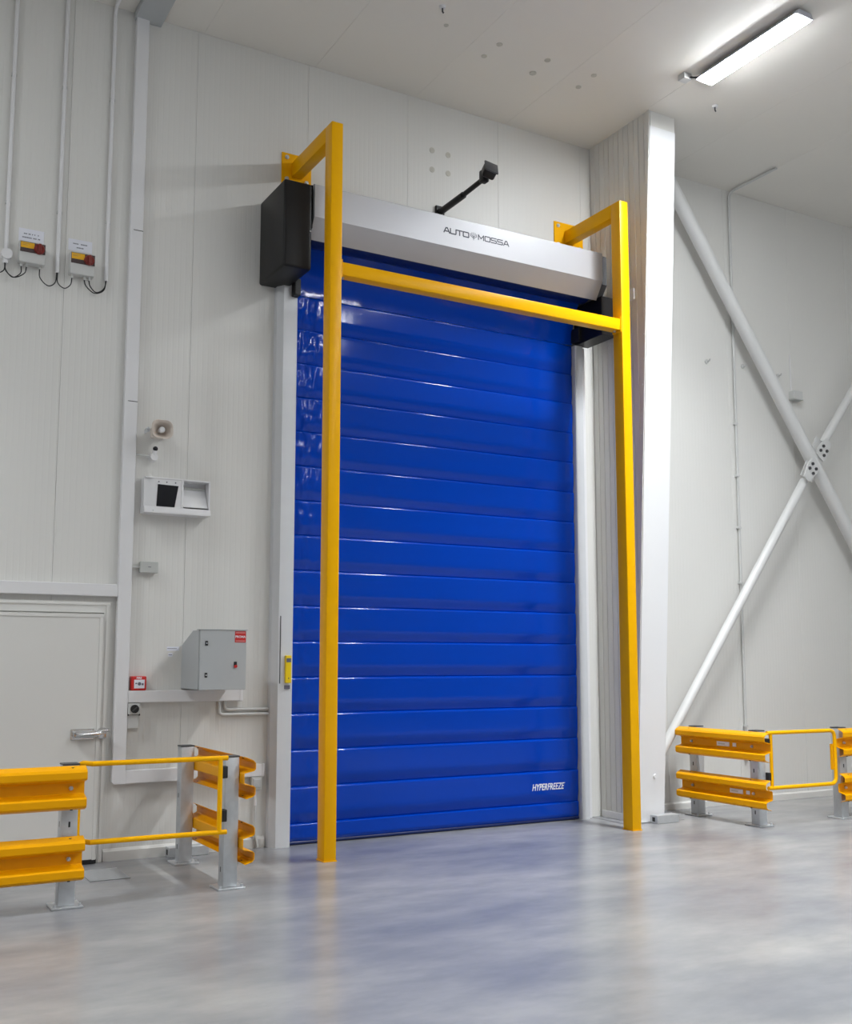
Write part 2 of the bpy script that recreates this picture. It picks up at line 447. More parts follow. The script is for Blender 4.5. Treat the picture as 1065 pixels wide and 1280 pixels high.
# bottom seal lip
MB().tube([(XL + 0.01, CY - 0.012, 0.018), (XR - 0.01, CY - 0.012, 0.018)], 0.017, 10).build('bottom_seal', m_navy, door, True)
text_mesh('lettering', 'HYPERFREEZE', 0.090, m_wprint, panels[1], on_wall(6.408, CY - 0.0405, 0.346) , shear=0.25, offset=0.0014, sx=0.70)
MB().box(6.613, 6.621, CY - 0.0405, CY - 0.0395, 0.375, 0.381).build('mark', m_wprint, panels[1])
# guide jambs
jl = MB().prism([(3.445, WY), (3.445, 8.735), (3.487, 8.672), (3.615, 8.672), (3.624, 8.682), (3.624, WY)], 2, 0.0, 5.05).build('side_guide', m_alu, door)
MB().box(3.500, 3.508, 8.668, 8.673, 1.40, 1.99, 0.001, 1).build('sensor_slot', m_dark, jl)
ys = MB().box(3.548, 3.600, 8.640, 8.673, 1.405, 1.645, 0.004).build('light_curtain_unit', m_sens, jl)
MB().box(3.553, 3.595, 8.6385, 8.642, 1.585, 1.620).build('print', m_ink, jl)
MB().box(3.570, 3.578, 8.6385, 8.642, 1.44, 1.452).build('indicator', m_dark, jl)
MB().box(3.548, 3.598, 8.664, 8.673, 1.352, 1.385).build('black_label', m_ink, jl)
jr = MB().prism([(6.820, WY), (6.820, 8.70), (6.828, 8.692), (6.915, 8.692), (6.925, 8.702), (6.925, WY)], 2, 0.0, 4.945).build('side_guide', m_alu, door)
MB().box(6.925, 6.985, 8.74, WY, 0.0, 4.945, 0.003, 1).build('guide_cover', m_white, door)
# bearing boxes
MB().box(6.835, 7.02, 8.26, 8.725, 4.947, 5.36, 0.006).build('bearing_bracket', m_black, door)
MB().box(6.80, 6.845, 8.60, 8.74, 4.97, 5.12, 0.01).build('guide_mouth', m_rub, door)
MB().box(3.56, 3.625, 8.60, 8.74, 4.90, 5.06, 0.01).build('guide_mouth', m_rub, door)
# header box: upright front, undercut lower face
hd = MB().prism([(8.205, 5.494), (8.205, 5.790), (8.225, 5.802), (WY, 5.802), (WY, 5.70), (8.34, 5.70), (8.34, 5.345), (8.318, 5.322)], 0, 3.575, 6.812).build('header_box', m_head, door)
MB().prism([(8.25, 5.48), (8.25, 5.785), (WY, 5.785), (WY, 5.36), (8.345, 5.36)], 0, 6.812, 6.905).build('end_plate', m_dark, door)
MB().prism([(8.25, 5.48), (8.25, 5.785), (WY, 5.785), (WY, 5.36), (8.345, 5.36)], 0, 3.553, 3.575).build('end_plate', m_black, door)
tx = MB()
gw, gh, gz, gy = 0.062, 0.046, 5.628, 8.2048
for c, x in zip('AUTO', (4.903, 4.975, 5.047, 5.118)): strokes(tx, c, x, gy, gz, gw, gh, 0.0115)
tx.build('lettering', m_logo, hd)
tx = MB(); strokes(tx, 'Y', 5.202, gy, gz - 0.012, 0.066, 0.072, 0.0055); tx.build('emblem', m_logo, hd)
tx = MB()
for c, x in zip('MOSSA', (5.290, 5.365, 5.437, 5.510, 5.583)): strokes(tx, c, x, gy, gz + 0.004, gw - 0.003, gh, 0.0095)
tx.build('lettering', m_logo, hd)
# motor cover on the left end
mc = MB().box(3.290, 3.555, 8.21, WY, 4.998, 5.785, 0.022, 4).build('motor_cover', m_black, door, True)
MB().box(3.555, 3.578, 8.25, 8.6, 5.40, 5.80, 0.006).build('cover_flange', m_black, door)
MB().tube([(3.541, 8.2095, 5.35), (3.541, 8.206, 5.35)], 0.008, 10).build('screw', m_galv, mc)

# radar sensor on a long arm
sn = thing('motion_sensor', 'black motion sensor on a long arm above the silver header', 'sensor', (5.2, WY, 6.1))
MB().box(5.15, 5.25, WY - 0.03, WY, 6.03, 6.17, 0.006).build('wall_foot', m_black, sn)
MB().tube([(5.2, WY - 0.02, 6.105), (5.2, 8.35, 6.107), (5.2, 8.33, 6.108)], 0.034, 12).build('arm', m_black, sn, True)
MB().tube([(5.2, 8.40, 6.108), (5.2, 7.93, 6.125)], 0.025, 12).build('arm', m_black, sn, True)
rx = Matrix.Rotation(radians(55), 3, 'X') @ Matrix.Rotation(radians(-18), 3, 'Z')
MB().box(5.165, 5.235, 7.92, 8.00, 6.085, 6.205, 0.012).build('swivel_bracket', m_black, sn, True)
MB().box(5.14, 5.265, 7.80, 7.94, 6.12, 6.215, 0.022, 3, rx, (5.2, 7.88, 6.165)).build('sensor_head', m_black, sn, True)
MB().box(5.135, 5.27, 7.775, 7.95, 6.205, 6.222, 0.006, 2, rx, (5.2, 7.88, 6.165)).build('hood', m_dark, sn, True)

# ================================================================== yellow goalpost guards
def bolt(parent, p, n, r=0.014, mat=None):
    p = Vector(p); n = Vector(n)
    MB().tube([p - n * 0.001, p + n * 0.010], r * 1.35, 6).tube([p + n * 0.010, p + n * 0.022], r * 0.75, 8).build('bolt', mat or m_galv, parent)
gp = thing('goalpost_guard', 'yellow square-tube goalpost guard standing in front of the blue door', 'guard frame', (5.24, 7.97, 0))
PY0, PY1, PT = 7.885, 8.025, 6.24
for side, (xa, xb, pa, pb) in enumerate(((3.588, 3.696, 3.49, 3.79), (6.782, 6.890, 6.64, 7.03))):
    p = MB().box(xa, xb, PY0, PY1, 0.006, PT, 0.008).build('post', m_yel, gp, True)
    MB().box(xa - 0.004, xb + 0.004, PY0 - 0.004, PY1 + 0.004, 0.0005, 0.008).build('foot', m_yel, p)
    MB().box(xa, xb, PY1 - 0.002, WY - 0.010, 6.10, PT, 0.006).build('arm', m_yel, gp, True)
    pl = MB().box(pa, pb, WY - 0.012, WY, 6.03, 6.33, 0.003, 1).build('wall_plate', m_yel, gp)
    for bx in (pa + 0.05, pb - 0.05):
        for bz in (6.075, 6.285):
            bolt(pl, (bx, WY - 0.012, bz), (0, -1, 0), 0.016)
bm_ = MB().box(3.706, 6.772, 7.900, 8.015, 4.885, 5.000, 0.006).build('crossbar', m_yel, gp, True)
for xa, xb in ((3.696, 3.708), (6.770, 6.782)):
    MB().box(xa, xb, 7.892, 8.022, 4.865, 5.020, 0.002, 1).build('end_plate', m_yel, bm_)
for x in (3.735, 6.743):
    MB().tube([(x, 7.955, 4.887), (x, 7.955, 4.872)], 0.014, 6).build('bolt', m_galv, bm_)

# ================================================================== galvanised posts with yellow rails
def rail_prof(zb):
    """W profile seen end-on as (offset out of the post, height)"""
    h = [(0.018, 0.285), (0.070, 0.262), (0.085, 0.245), (0.085, 0.205), (0.075, 0.195), (0.006, 0.180), (0.0, 0.172), (0.0, 0.105),
         (0.006, 0.098), (0.075, 0.082), (0.085, 0.072), (0.085, 0.030), (0.072, 0.016), (0.020, 0.0)]
    return [(d + 0.006, zb + z) for d, z in h]
def guard_post(parent, x, y, rail_side):
    """square post centred on x, y; rail_side is the outward unit vector of the rails"""
    w = 0.053
    p = MB().box(x - w, x + w, y - w, y + w, 0.012, 0.912, 0.006).build('post', m_galv, parent, True)
    MB().box(x - w - 0.003, x + w + 0.003, y - w - 0.003, y + w + 0.003, 0.912, 0.922, 0.003, 1).build('cap', m_dark, p)
    MB().box(x - 0.10, x + 0.10, y - 0.10, y + 0.10, 0.0, 0.012, 0.002, 1).build('base_plate', m_galv, p)
    for sx in (-1, 1):
        MB().tube([(x + sx * 0.078, y - 0.078, 0.012), (x + sx * 0.078, y - 0.078, 0.03)], 0.011, 6).build('bolt', m_galv, p)
    # slot holes in the post faces
    for z in (0.53,) if rail_side[0] == 0 else (0.13, 0.53):
        if rail_side[0] == 0:
            MB().box(x - 0.006, x + 0.006, y - w - 0.001, y - w + 0.002, z - 0.018, z + 0.018).build('slot', m_rub, p)
        MB().box(x - w - 0.001, x - w + 0.002, y - 0.006, y + 0.006, z - 0.018, z + 0.018).build('slot', m_rub, p)
    return p
def guard(label, posts, side, a, b, stickers=False):
    """side: '-Y','-X','+X' = where the rails sit; a..b their extent along the run"""
    t = thing('guard_rail', label, 'guard rail', (posts[0][0], posts[0][1], 0), 'double yellow guard rails around the door')
    n = {'-Y': (0, -1), '-X': (-1, 0), '+X': (1, 0)}[side]
    for (x, y) in posts: guard_post(t, x, y, n)
    for zb in (0.625, 0.172):
        if side == '-Y':
            f = posts[0][1] - 0.053
            prof = [(f - d, z) for d, z in rail_prof(zb)]; r = MB().sheet(prof, 0, a, b, 0.004)
        elif side == '-X':
            f = posts[0][0] - 0.053
            prof = [(f - d, z) for d, z in rail_prof(zb)]; r = MB().sheet(prof, 1, a, b, 0.004)
        else:
            f = posts[0][0] + 0.053
            prof = [(f + d, z) for d, z in rail_prof(zb)]; r = MB().sheet(prof, 1, a, b, 0.004)
        ro = r.build('rail', m_rail, t)
        for (x, y) in posts:
            if side == '-Y':
                bolt(ro, (x, f - 0.009, zb + 0.139), (0, -1, 0), 0.011)
                MB().tube([(x, f - 0.045, zb + 0.27), (x, f - 0.046, zb + 0.276)], 0.009, 8).build('hole', m_rub, ro)
                MB().tube([(x, f - 0.045, zb + 0.006), (x, f - 0.046, zb + 0.0)], 0.009, 8).build('hole', m_rub, ro)
            else:
                s = n[0]
                bolt(ro, (f + s * 0.009, y, zb + 0.139), (s, 0, 0), 0.011)
                MB().tube([(f + s * 0.045, y, zb + 0.27), (f + s * 0.046, y, zb + 0.276)], 0.009, 8).build('hole', m_rub, ro)
                MB().tube([(f + s * 0.05, y, zb + 0.008), (f + s * 0.051, y, zb + 0.0)], 0.009, 8).build('hole', m_rub, ro)
        if stickers:
            yc = (a + b) / 2 + (0.03 if zb > 0.5 else -0.13)
            MB().box(f - 0.0125, f - 0.0055, yc - 0.11, yc + 0.06, zb + 0.118, zb + 0.162).build('sticker', m_wprint, ro)
            MB().box(f - 0.0132, f - 0.0124, yc - 0.05, yc + 0.04, zb + 0.132, zb + 0.146).build('print', m_pipe, ro)
            MB().box(f - 0.0125, f - 0.0055, yc - 0.20, yc - 0.155, zb + 0.122, zb + 0.158).build('sticker', m_wprint, ro)
    return t
guard('yellow guard rail at the left edge in front of the cold room door', [(1.485, 7.34), (-0.25, 7.34)], '-Y', -0.42, 1.572)
guard('yellow guard rail on the left set end-on to the wall, behind the tube gate', [(2.608, 7.375), (2.608, 8.425)], '+X', 7.24, 8.56)
guard('yellow guard rail with white stickers beside the foot of the white column', [(8.095, 7.545), (8.095, 8.375)], '-X', 7.315, 8.54, True)
guard('yellow guard rail cut off by the right edge of the picture', [(9.235, 7.505), (10.9, 7.505)], '-Y', 9.135, 11.07)

# swing gates of bent yellow tube
g = thing('tube_gate', 'yellow tube gate between the two left guard rails', 'gate', (2.0, 7.30, 0))
zt, zb_, r = 0.915, 0.405, 0.0175
gy_ = 7.262
MB().tube([(2.552, gy_, zt)] + [(1.62, gy_ + 0.02, zt)] + bend((1.62, gy_ + 0.02, zt), (1.560, 7.40, zt), (1.560, 7.42, 0.6), 0.05) +
          bend((1.560, 7.42, 0.6), (1.560, 7.40, zb_), (1.62, gy_ + 0.02, zb_), 0.05) + [(1.62, gy_ + 0.02, zb_), (2.552, gy_, zb_)], r, 12).build('frame_tube', m_yel, g, True)
MB().tube([(2.498, gy_, zb_), (2.498, gy_, zt)], r, 12).build('hinge_tube', m_yel, g, True)
for z in (0.815, 0.515):
    MB().box(2.510, 2.556, gy_ + 0.0, gy_ + 0.06, z - 0.042, z + 0.042, 0.006).build('hinge_clamp', m_rub, g)
g = thing('tube_gate', 'yellow tube gate with rounded corners between the two right guard rails', 'gate', (8.65, 7.47, 0))
zt, zb_ = 0.895, 0.36
MB().tube([(8.155, 7.47, zt)] + bend((8.155, 7.47, zt), (9.098, 7.44, zt), (9.098, 7.44, zb_), 0.075) + bend((9.098, 7.44, zt), (9.098, 7.44, zb_), (8.155, 7.47, zb_), 0.075) + [(8.155, 7.47, zb_)], 0.0195, 12).build('frame_tube', m_yel, g, True)
MB().box(9.045, 9.060, 7.43, 7.46, 0.50, 0.76, 0.004).build('stop_plate', m_rail, g)
for z in (0.74, 0.52): MB().tube([(9.053, 7.445, z), (9.095, 7.445, z)], 0.008, 8).build('stop_stay', m_rail, g)
for z in (0.80, 0.47):
    MB().box(8.15, 8.19, 7.46, 7.52, z - 0.04, z + 0.04, 0.006).build('hinge_clamp', m_rub, g)
MB().tube([(8.205, 7.468, zb_), (8.205, 7.468, zt)], 0.0175, 12).build('hinge_tube', m_yel, g, True)

# ================================================================== cold room door on the left
cd = sroot('door_1', (1.3, WY, 0))
MB().prism([(1.985 + 0.012, 0), (2.046, 0), (2.046, 2.075), (0.40, 2.075), (0.40, 0), (0.46, 0), (0.46, 1.985), (1.997, 1.985)], 1, WY - 0.035, WY).build('door_frame', m_flat, cd)
fr = MB().box(0.40, 2.046, WY - 0.042, WY - 0.03, 2.045, 2.062, 0.002, 1).build('frame_bead', m_flat, cd)
MB().box(2.014, 2.030, WY - 0.042, WY - 0.03, 0.0, 2.045, 0.002, 1).build('frame_bead', m_flat, cd)
lf = MB().box(0.47, 1.985, WY - 0.075, WY, 0.03, 1.972, 0.006).build('leaf', m_flat, cd)
MB().box(0.47, 1.987, WY - 0.080, WY - 0.074, 1.944, 1.974, 0.002, 1).build('leaf_edge', m_flat, lf)
MB().box(1.957, 1.987, WY - 0.080, WY - 0.074, 0.03, 1.944, 0.002, 1).build('leaf_edge', m_flat, lf)
MB().box(0.47, 1.992, WY - 0.08, WY, 0.004, 0.036, 0.004).build('floor_gasket', m_rub, cd)
hn = MB().box(1.775, 1.955, WY - 0.120, WY - 0.085, 0.985, 1.045, 0.016, 4).build('handle', m_chrome, cd, True)
MB().tube([(1.79, WY - 0.135, 1.015), (1.95, WY - 0.135, 1.018), (1.985, WY - 0.125, 1.02)], [0.018, 0.020, 0.014], 14).build('lever', m_chrome, hn, True)
MB().box(1.76, 1.94, WY - 0.086, WY - 0.078, 0.972, 1.058, 0.003).build('back_plate', m_chrome, hn)
MB().box(1.968, 2.040, WY - 0.105, WY - 0.035, 0.975, 1.06, 0.015, 3).build('strike', m_chrome, hn, True)
MB().tube([(1.96, WY - 0.115, 1.035), (2.05, WY - 0.11, 1.045)], 0.013, 10).build('bolt', m_chrome, hn, True)

# ================================================================== white cable trunking
tr = thing('cable_trunking', 'white plastic cable trunking branching down the left wall', 'trunking', (2.155, WY, 0.6))
TD = 0.06
def trunk(x0, x1, z0, z1): return MB().box(x0, x1, WY - TD, WY - 0.001, z0, z1, 0.005)
tv = trunk(2.100, 2.210, 0.715, 7.215).build('riser', m_white, tr)
for z in (5.266, 3.768): MB().box(2.128, 2.21, WY - TD - 0.0006, WY - TD + 0.002, z - 0.003, z + 0.003).build('joint', m_joint, tv)
trunk(-1.2, 2.100, 2.12, 2.22).build('branch', m_white, tr)
bm2 = trunk(2.210, 3.17, 1.255, 1.353).build('branch', m_white, tr)
MB().box(3.165, 3.196, WY - TD - 0.003, WY - 0.001, 1.252, 1.356, 0.006).build('end_cap', m_white, bm2)
bm3 = trunk(2.21, 3.385, 0.606, 0.712).build('branch', m_white, tr)
MB().box(3.38, 3.405, WY - TD - 0.003, WY - 0.001, 0.603, 0.715, 0.006).build('end_cap', m_white, bm3)
MB().prism([(2.100, 0.717), (2.100, 0.625), (2.119, 0.606), (2.212, 0.606), (2.212, 0.717)], 1, WY - TD - 0.002, WY - 0.001).build('corner_piece', m_white, tr)

ct = thing('ceiling_cable_tray', 'grey cable tray running along the ceiling above the white trunking', 'cable tray', (2.2, 8.3, CZ))
MB().box(2.085, 2.325, 5.6, WY - 0.002, CZ - 0.07, CZ - 0.001, 0.006).build('tray', m_box, ct)
for y in (6.4, 7.3, 8.2): MB().box(2.075, 2.335, y, y + 0.03, CZ - 0.078, CZ - 0.001, 0.002, 1).build('bracket', m_box, ct)

# ================================================================== switches with conduits, upper left
def cable(name, pts, label, r=0.0045):
    out = [Vector(pts[0])]
    P = [Vector(p) for p in pts]; P = [P[0] * 2 - P[1]] + P + [P[-1] * 2 - P[-2]]
    for i in range(1, len(P) - 2):
        for k in range(1, 9):
            t = k / 8
            a, b, c, d = P[i - 1], P[i], P[i + 1], P[i + 2]
            out.append(0.5 * ((2 * b) + (c - a) * t + (2 * a - 5 * b + 4 * c - d) * t * t + (3 * b - a - 3 * c + d) * t ** 3))
    o = MB().tube(out, r, 8).build(name, m_rub, None, True, pts[0])
    return tag(o, label, 'cable', 'black cables hanging under the switch boxes')
cpos = [(1.1195, 4.82, 'white wall conduit at the left edge ending in a small round box'),
        (1.5225, 4.78, 'white wall conduit between the two red rotary switches'),
        (1.9205, 4.78, 'white wall conduit right of both rotary switches, bent at the ceiling')]
yc = WY - 0.022
for i, (x, zb, lab) in enumerate(cpos):
    t = thing('wall_conduit', lab, 'conduit', (x, WY, zb), 'conduits down to the rotary switches')
    if i < 2: path = [(x, yc, zb), (x, yc, CZ)]
    else: path = [(x, yc, zb)] + bend((x, yc, zb), (x, yc, CZ - 0.02), (x, 7.4, CZ - 0.02), 0.07) + [(x, 7.4, CZ - 0.02)]
    MB().tube(path, 0.0165, 12).build('pipe', m_white, t, True)
    for z in (5.3, 6.4):
        MB().box(x - 0.022, x + 0.022, WY - 0.03, WY, z - 0.012, z + 0.012, 0.004).build('clip', m_pipe, t)
    if i == 0:
        MB().tube([(x + 0.005, WY - 0.055, 4.86), (x + 0.005, WY, 4.86)], 0.045, 10).build('round_box', m_white, t)
        MB().tube([(x, yc, 4.83), (x, yc, 4.785)], 0.02, 10).build('gland', m_white, t)
def rotary(xa, xb, z0, z1, lab, glands):
    t = thing('rotary_switch', lab, 'switch', ((xa + xb) / 2, WY, z0), 'grey rotary isolator switches')
    d = 0.085
    MB().box(xa, xb, WY - d, WY, z0, z1, 0.008).build('housing', m_pipe, t)
    zc = z0 + (z1 - z0) * 0.70; h = (z1 - z0)
    MB().box(xa + 0.006, xb - 0.002, WY - d - 0.003, WY - d, zc - 0.23 * h, zc + 0.24 * h).build('switch_plate', m_brown, t)
    MB().box(xa + 0.010, xa + 0.115, WY - d - 0.005, WY - d - 0.002, zc - 0.04 * h, zc + 0.215 * h).build('yellow_label', m_lab, t)
    for k in range(2):
        MB().box(xa + 0.02, xa + 0.08 - k * 0.02, WY - d - 0.0058, WY - d - 0.0048, zc + 0.145 * h - k * 0.012, zc + 0.155 * h - k * 0.012).build('print', m_ink, t)
    kx = xb - 0.05
    kn = MB().tube([(kx, WY - d - 0.003, zc - 0.005), (kx, WY - d - 0.022, zc - 0.005), (kx, WY - d - 0.028, zc - 0.005)], [0.042, 0.042, 0.036], 20).build('knob', m_dred, t, True)
    MB().box(kx - 0.010, kx + 0.010, WY - d - 0.048, WY - d - 0.026, zc - 0.042, zc + 0.032, 0.004).build('grip', m_red if False else m_dred, kn)
    for gx in glands:
        MB().tube([(gx, WY - 0.045, z0), (gx, WY - 0.045, z0 - 0.028)], 0.011, 8).build('gland', m_pipe, t)
rotary(1.213, 1.415, 4.803, 4.983, 'grey rotary switch with red knob near the left edge, under a paper note', (1.237, 1.278, 1.380))
rotary(1.612, 1.812, 4.778, 4.970, 'grey rotary switch with red knob nearest the white trunking, under a paper note', (1.637, 1.737, 1.775))
def note(xa, xb, z0, z1, tilt, lab, w):
    t = thing('paper_note', lab, 'note', ((xa + xb) / 2, WY, z0), 'paper notes above the switches')
    R3 = Matrix.Rotation(radians(tilt), 3, 'Y')
    piv = ((xa + xb) / 2, WY, (z0 + z1) / 2)
    MB().box(xa, xb, WY - 0.003, WY - 0.0005, z0, z1, 0, 2, R3, piv).build('sheet', m_paper, t)
    for k, (f, ww) in enumerate(w):
        c = (xa + xb) / 2; zz = z0 + (z1 - z0) * f; u = (xb - xa) * ww / 2
        n = int(ww * 22); mb = MB()
        for q in range(n):
            if random.random() < 0.12: continue
            qx = c - u + 2 * u * q / n
            mb.box(qx, qx + 2 * u / n * 0.75, WY - 0.0038, WY - 0.0029, zz - 0.0045, zz + 0.0045, 0, 2, R3, piv)
        mb.build('print_line', m_ink, t)['kind'] = 'stuff'
note(1.214, 1.411, 5.003, 5.115, 0, 'white paper note with two print lines above the left rotary switch', ((0.62, 0.6), (0.34, 0.72)))
note(1.606, 1.800, 5.004, 5.104, 0, 'white paper note above the rotary switch nearest the trunking', ((0.62, 0.6), (0.3, 0.3)))
cy_ = WY - 0.045
cable('cable', [(1.121, yc, 4.80), (1.124, yc, 4.735), (1.175, cy_, 4.672), (1.235, cy_, 4.715), (1.2375, cy_, 4.778)], 'black cable looping from the leftmost conduit to the first switch gland')
cable('cable', [(1.114, yc - 0.011, 4.80), (1.122, yc - 0.012, 4.725), (1.185, cy_ - 0.012, 4.669), (1.262, cy_ - 0.012, 4.715), (1.279, cy_, 4.778)], 'black cable looping from the leftmost conduit to the second switch gland')
cable('cable', [(1.1165, yc, 4.79), (1.112, yc, 4.73), (1.07, cy_, 4.69), (1.02, cy_, 4.70)], 'black cable leaving the picture at the left edge under the conduit')
cable('cable', [(1.380, cy_, 4.778), (1.387, cy_, 4.705), (1.45, cy_, 4.650), (1.51, yc, 4.695), (1.520, yc, 4.80)], 'black cable from the left switch to the middle conduit')
cable('cable', [(1.526, yc, 4.80), (1.530, yc, 4.70), (1.580, cy_, 4.652), (1.628, cy_, 4.69), (1.638, cy_, 4.755)], 'black cable from the middle conduit to the right switch')
cable('cable', [(1.737, cy_, 4.749), (1.755, cy_, 4.70), (1.825, cy_, 4.652), (1.905, yc, 4.70), (1.919, yc, 4.80)], 'black cable from the right switch to the right conduit, outer loop')
cable('cable', [(1.775, cy_, 4.749), (1.785, cy_ - 0.012, 4.70), (1.835, cy_ - 0.012, 4.657), (1.902, yc - 0.012, 4.708), (1.923, yc - 0.011, 4.80)], 'black cable from the right switch to the right conduit, inner loop')

# ================================================================== devices on the wall left of the door
# horn loudspeaker
hs = thing('horn_speaker', 'cream horn loudspeaker mounted high on the left wall', 'loudspeaker', (2.38, WY, 3.54))
def rrect(cx, y, cz, w, h, r, n=6, skew=0):
    pts = []
    for (sx, sz, a0) in ((1, 1, 0), (-1, 1, 90), (-1, -1, 180), (1, -1, 270)):
        for k in range(n + 1):
            a = radians(a0 + 90 * k / n)
            pts.append(Vector((cx + sx * (w / 2 - r) + r * cos(a), y + skew * (sx * (w / 2 - r) + r * cos(a)), cz + sz * (h / 2 - r) + r * sin(a))))
    return pts
cx_, cz_ = 2.375, 3.515
rings = [rrect(cx_, 8.545, cz_, 0.170, 0.150, 0.052), rrect(cx_, 8.55, cz_, 0.182, 0.160, 0.056), rrect(cx_ + 0.008, 8.60, cz_ + 0.002, 0.155, 0.135, 0.05), rrect(cx_ + 0.018, 8.66, cz_ + 0.006, 0.115, 0.10, 0.045), rrect(cx_ + 0.02, 8.70, cz_ + 0.008, 0.085, 0.085, 0.042), rrect(cx_ + 0.02, 8.775, cz_ + 0.008, 0.085, 0.085, 0.042)]
inn = [rrect(cx_, 8.545, cz_, 0.170, 0.150, 0.052), rrect(cx_ + 0.006, 8.59, cz_ + 0.002, 0.132, 0.114, 0.045), rrect(cx_ + 0.012, 8.64, cz_ + 0.005, 0.085, 0.078, 0.035), rrect(cx_ + 0.014, 8.66, cz_ + 0.006, 0.05, 0.05, 0.02)]
mb = MB()
for R_ in (rings, inn):
    mb.grid([[*q, q[0]] for q in R_])
mb.poly(inn[-1])
bmesh.ops.remove_doubles(mb.bm, verts=mb.bm.verts, dist=0.0004)
mb.build('horn', m_cream, hs, 'all')
MB().tube([(cx_ + 0.008, 8.585, cz_ + 0.004), (cx_ + 0.008, 8.592, cz_ + 0.004), (cx_ + 0.012, 8.66, cz_ + 0.006)], [0.018, 0.026, 0.022], 18).build('phase_plug', m_white, hs, True)
MB().tube([(cx_ + 0.02, 8.70, cz_ + 0.008), (cx_ + 0.02, 8.77, cz_ + 0.008)], 0.05, 18).build('driver', m_cream, hs, True)
MB().box(2.268, 2.278, 8.60, 8.72, 3.495, 3.535, 0.003).tube([(2.262, 8.61, 3.515), (2.285, 8.61, 3.515)], 0.014, 8).build('bracket', m_galv, hs)
MB().box(2.34, 2.45, 8.765, WY, 3.48, 3.565, 0.004).build('wall_foot', m_cream, hs)
# little camera below it
sc = thing('wall_sensor', 'small white sensor with black dome on a short arm beside the trunking', 'sensor', (2.36, WY, 3.31))
MB().tube([(2.21, WY - 0.03, 3.327), (2.30, WY - 0.05, 3.315), (2.345, WY - 0.06, 3.312)], 0.009, 8).build('arm', m_pipe, sc, True)
MB().tube([(2.362, WY, 3.31), (2.362, WY - 0.075, 3.31)], [0.038, 0.032], 14).build('base', m_white, sc, True)
MB().tube([(2.362, WY - 0.055, 3.32), (2.366, WY - 0.07, 3.365)], 0.020, 12).build('neck', m_white, sc, True)
mb = MB(); bmesh.ops.create_uvsphere(mb.bm, u_segments=14, v_segments=9, radius=0.0215); bmesh.ops.translate(mb.bm, vec=(2.368, WY - 0.075, 3.378), verts=mb.bm.verts)
mb.build('dome', m_screen, sc, 'all')

# two-bay display housing
dh = thing('display_housing', 'white two-bay wall housing with black screen and empty right bay', 'display housing', (2.57, WY, 2.82))
DX0, DX1, DZ0, DZ1 = 2.275, 2.838, 2.825, 3.128
D = 0.13
MB().box(DX0 + 0.004, DX1 - 0.004, WY - 0.006, WY, DZ0 + 0.004, DZ1 - 0.004).build('back', m_white, dh)
MB().box(DX0, DX1, WY - D, WY, DZ1 - 0.012, DZ1, 0.002, 1).build('top', m_white, dh)
MB().box(DX1 - 0.012, DX1, WY - D, WY, DZ0 + 0.05, DZ1 - 0.012, 0.002, 1).build('side', m_white, dh)
MB().prism([(DX0, WY), (DX0, WY - D + 0.03), (DX0 + 0.09, WY - D), (DX0 + 0.095, WY - D), (DX0 + 0.095, WY)], 2, DZ0 + 0.05, DZ1 - 0.012).build('side', m_white, dh)
MB().prism([(WY - D - 0.015, DZ0), (WY - D - 0.015, DZ0 + 0.012), (WY - D, DZ0 + 0.055), (WY, DZ0 + 0.055), (WY, DZ0)], 0, DX0 - 0.003, DX1 + 0.004).build('sill', m_white, dh)
MB().box(2.585, 2.605, WY - D, WY, DZ0 + 0.05, DZ1 - 0.012, 0.002, 1).build('divider', m_white, dh)
bz = MB().box(2.37, 2.586, WY - D + 0.006, WY - 0.03, DZ0 + 0.05, DZ1 - 0.012).build('bezel', m_white, dh)
MB().prism([(2.376, DZ0 + 0.058), (2.530, DZ0 + 0.058), (2.560, DZ1 - 0.062), (2.384, DZ1 - 0.058)], 1, WY - D + 0.002, WY - D + 0.008).build('screen', m_screen, bz)
for x in (2.392, 2.46, 2.535): MB().tube([(x, WY - D + 0.007, DZ1 - 0.036), (x, WY - D + 0.003, DZ1 - 0.036)], 0.006, 8).build('screw', m_ink, bz)
fl_ = MB().prism([(WY - 0.03, DZ1 - 0.075), (WY - 0.026, DZ1 - 0.070), (WY - D + 0.014, DZ0 + 0.072), (WY - D + 0.010, DZ0 + 0.068)], 0, 2.609, 2.822).build('flap', m_steelw, dh)
MB().box(2.609, 2.822, WY - 0.034, WY - 0.02, DZ1 - 0.072, DZ1 - 0.052).build('hinge_rail', m_jb, dh)
MB().tube([(2.345, WY - D - 0.012, DZ0 + 0.018), (2.345, WY - D - 0.018, DZ0 + 0.018)], 0.006, 8).build('screw', m_galv, dh)

jb = thing('junction_box', 'small grey junction box beside the white trunking', 'junction box', (2.36, WY, 2.32))
MB().box(2.277, 2.422, WY - 0.055, WY, 2.328, 2.418, 0.006).build('body', m_jb, jb)
MB().box(2.274, 2.425, WY - 0.065, WY - 0.05, 2.325, 2.421, 0.005).build('lid', m_jb, jb)
MB().tube([(2.2115, WY - 0.028, 2.372), (2.28, WY - 0.028, 2.372)], 0.012, 10).build('conduit', m_pipe, jb, True)
MB().box(2.34, 2.365, WY - 0.0665, WY - 0.0645, 2.372, 2.377).build('print', m_ink, jb)

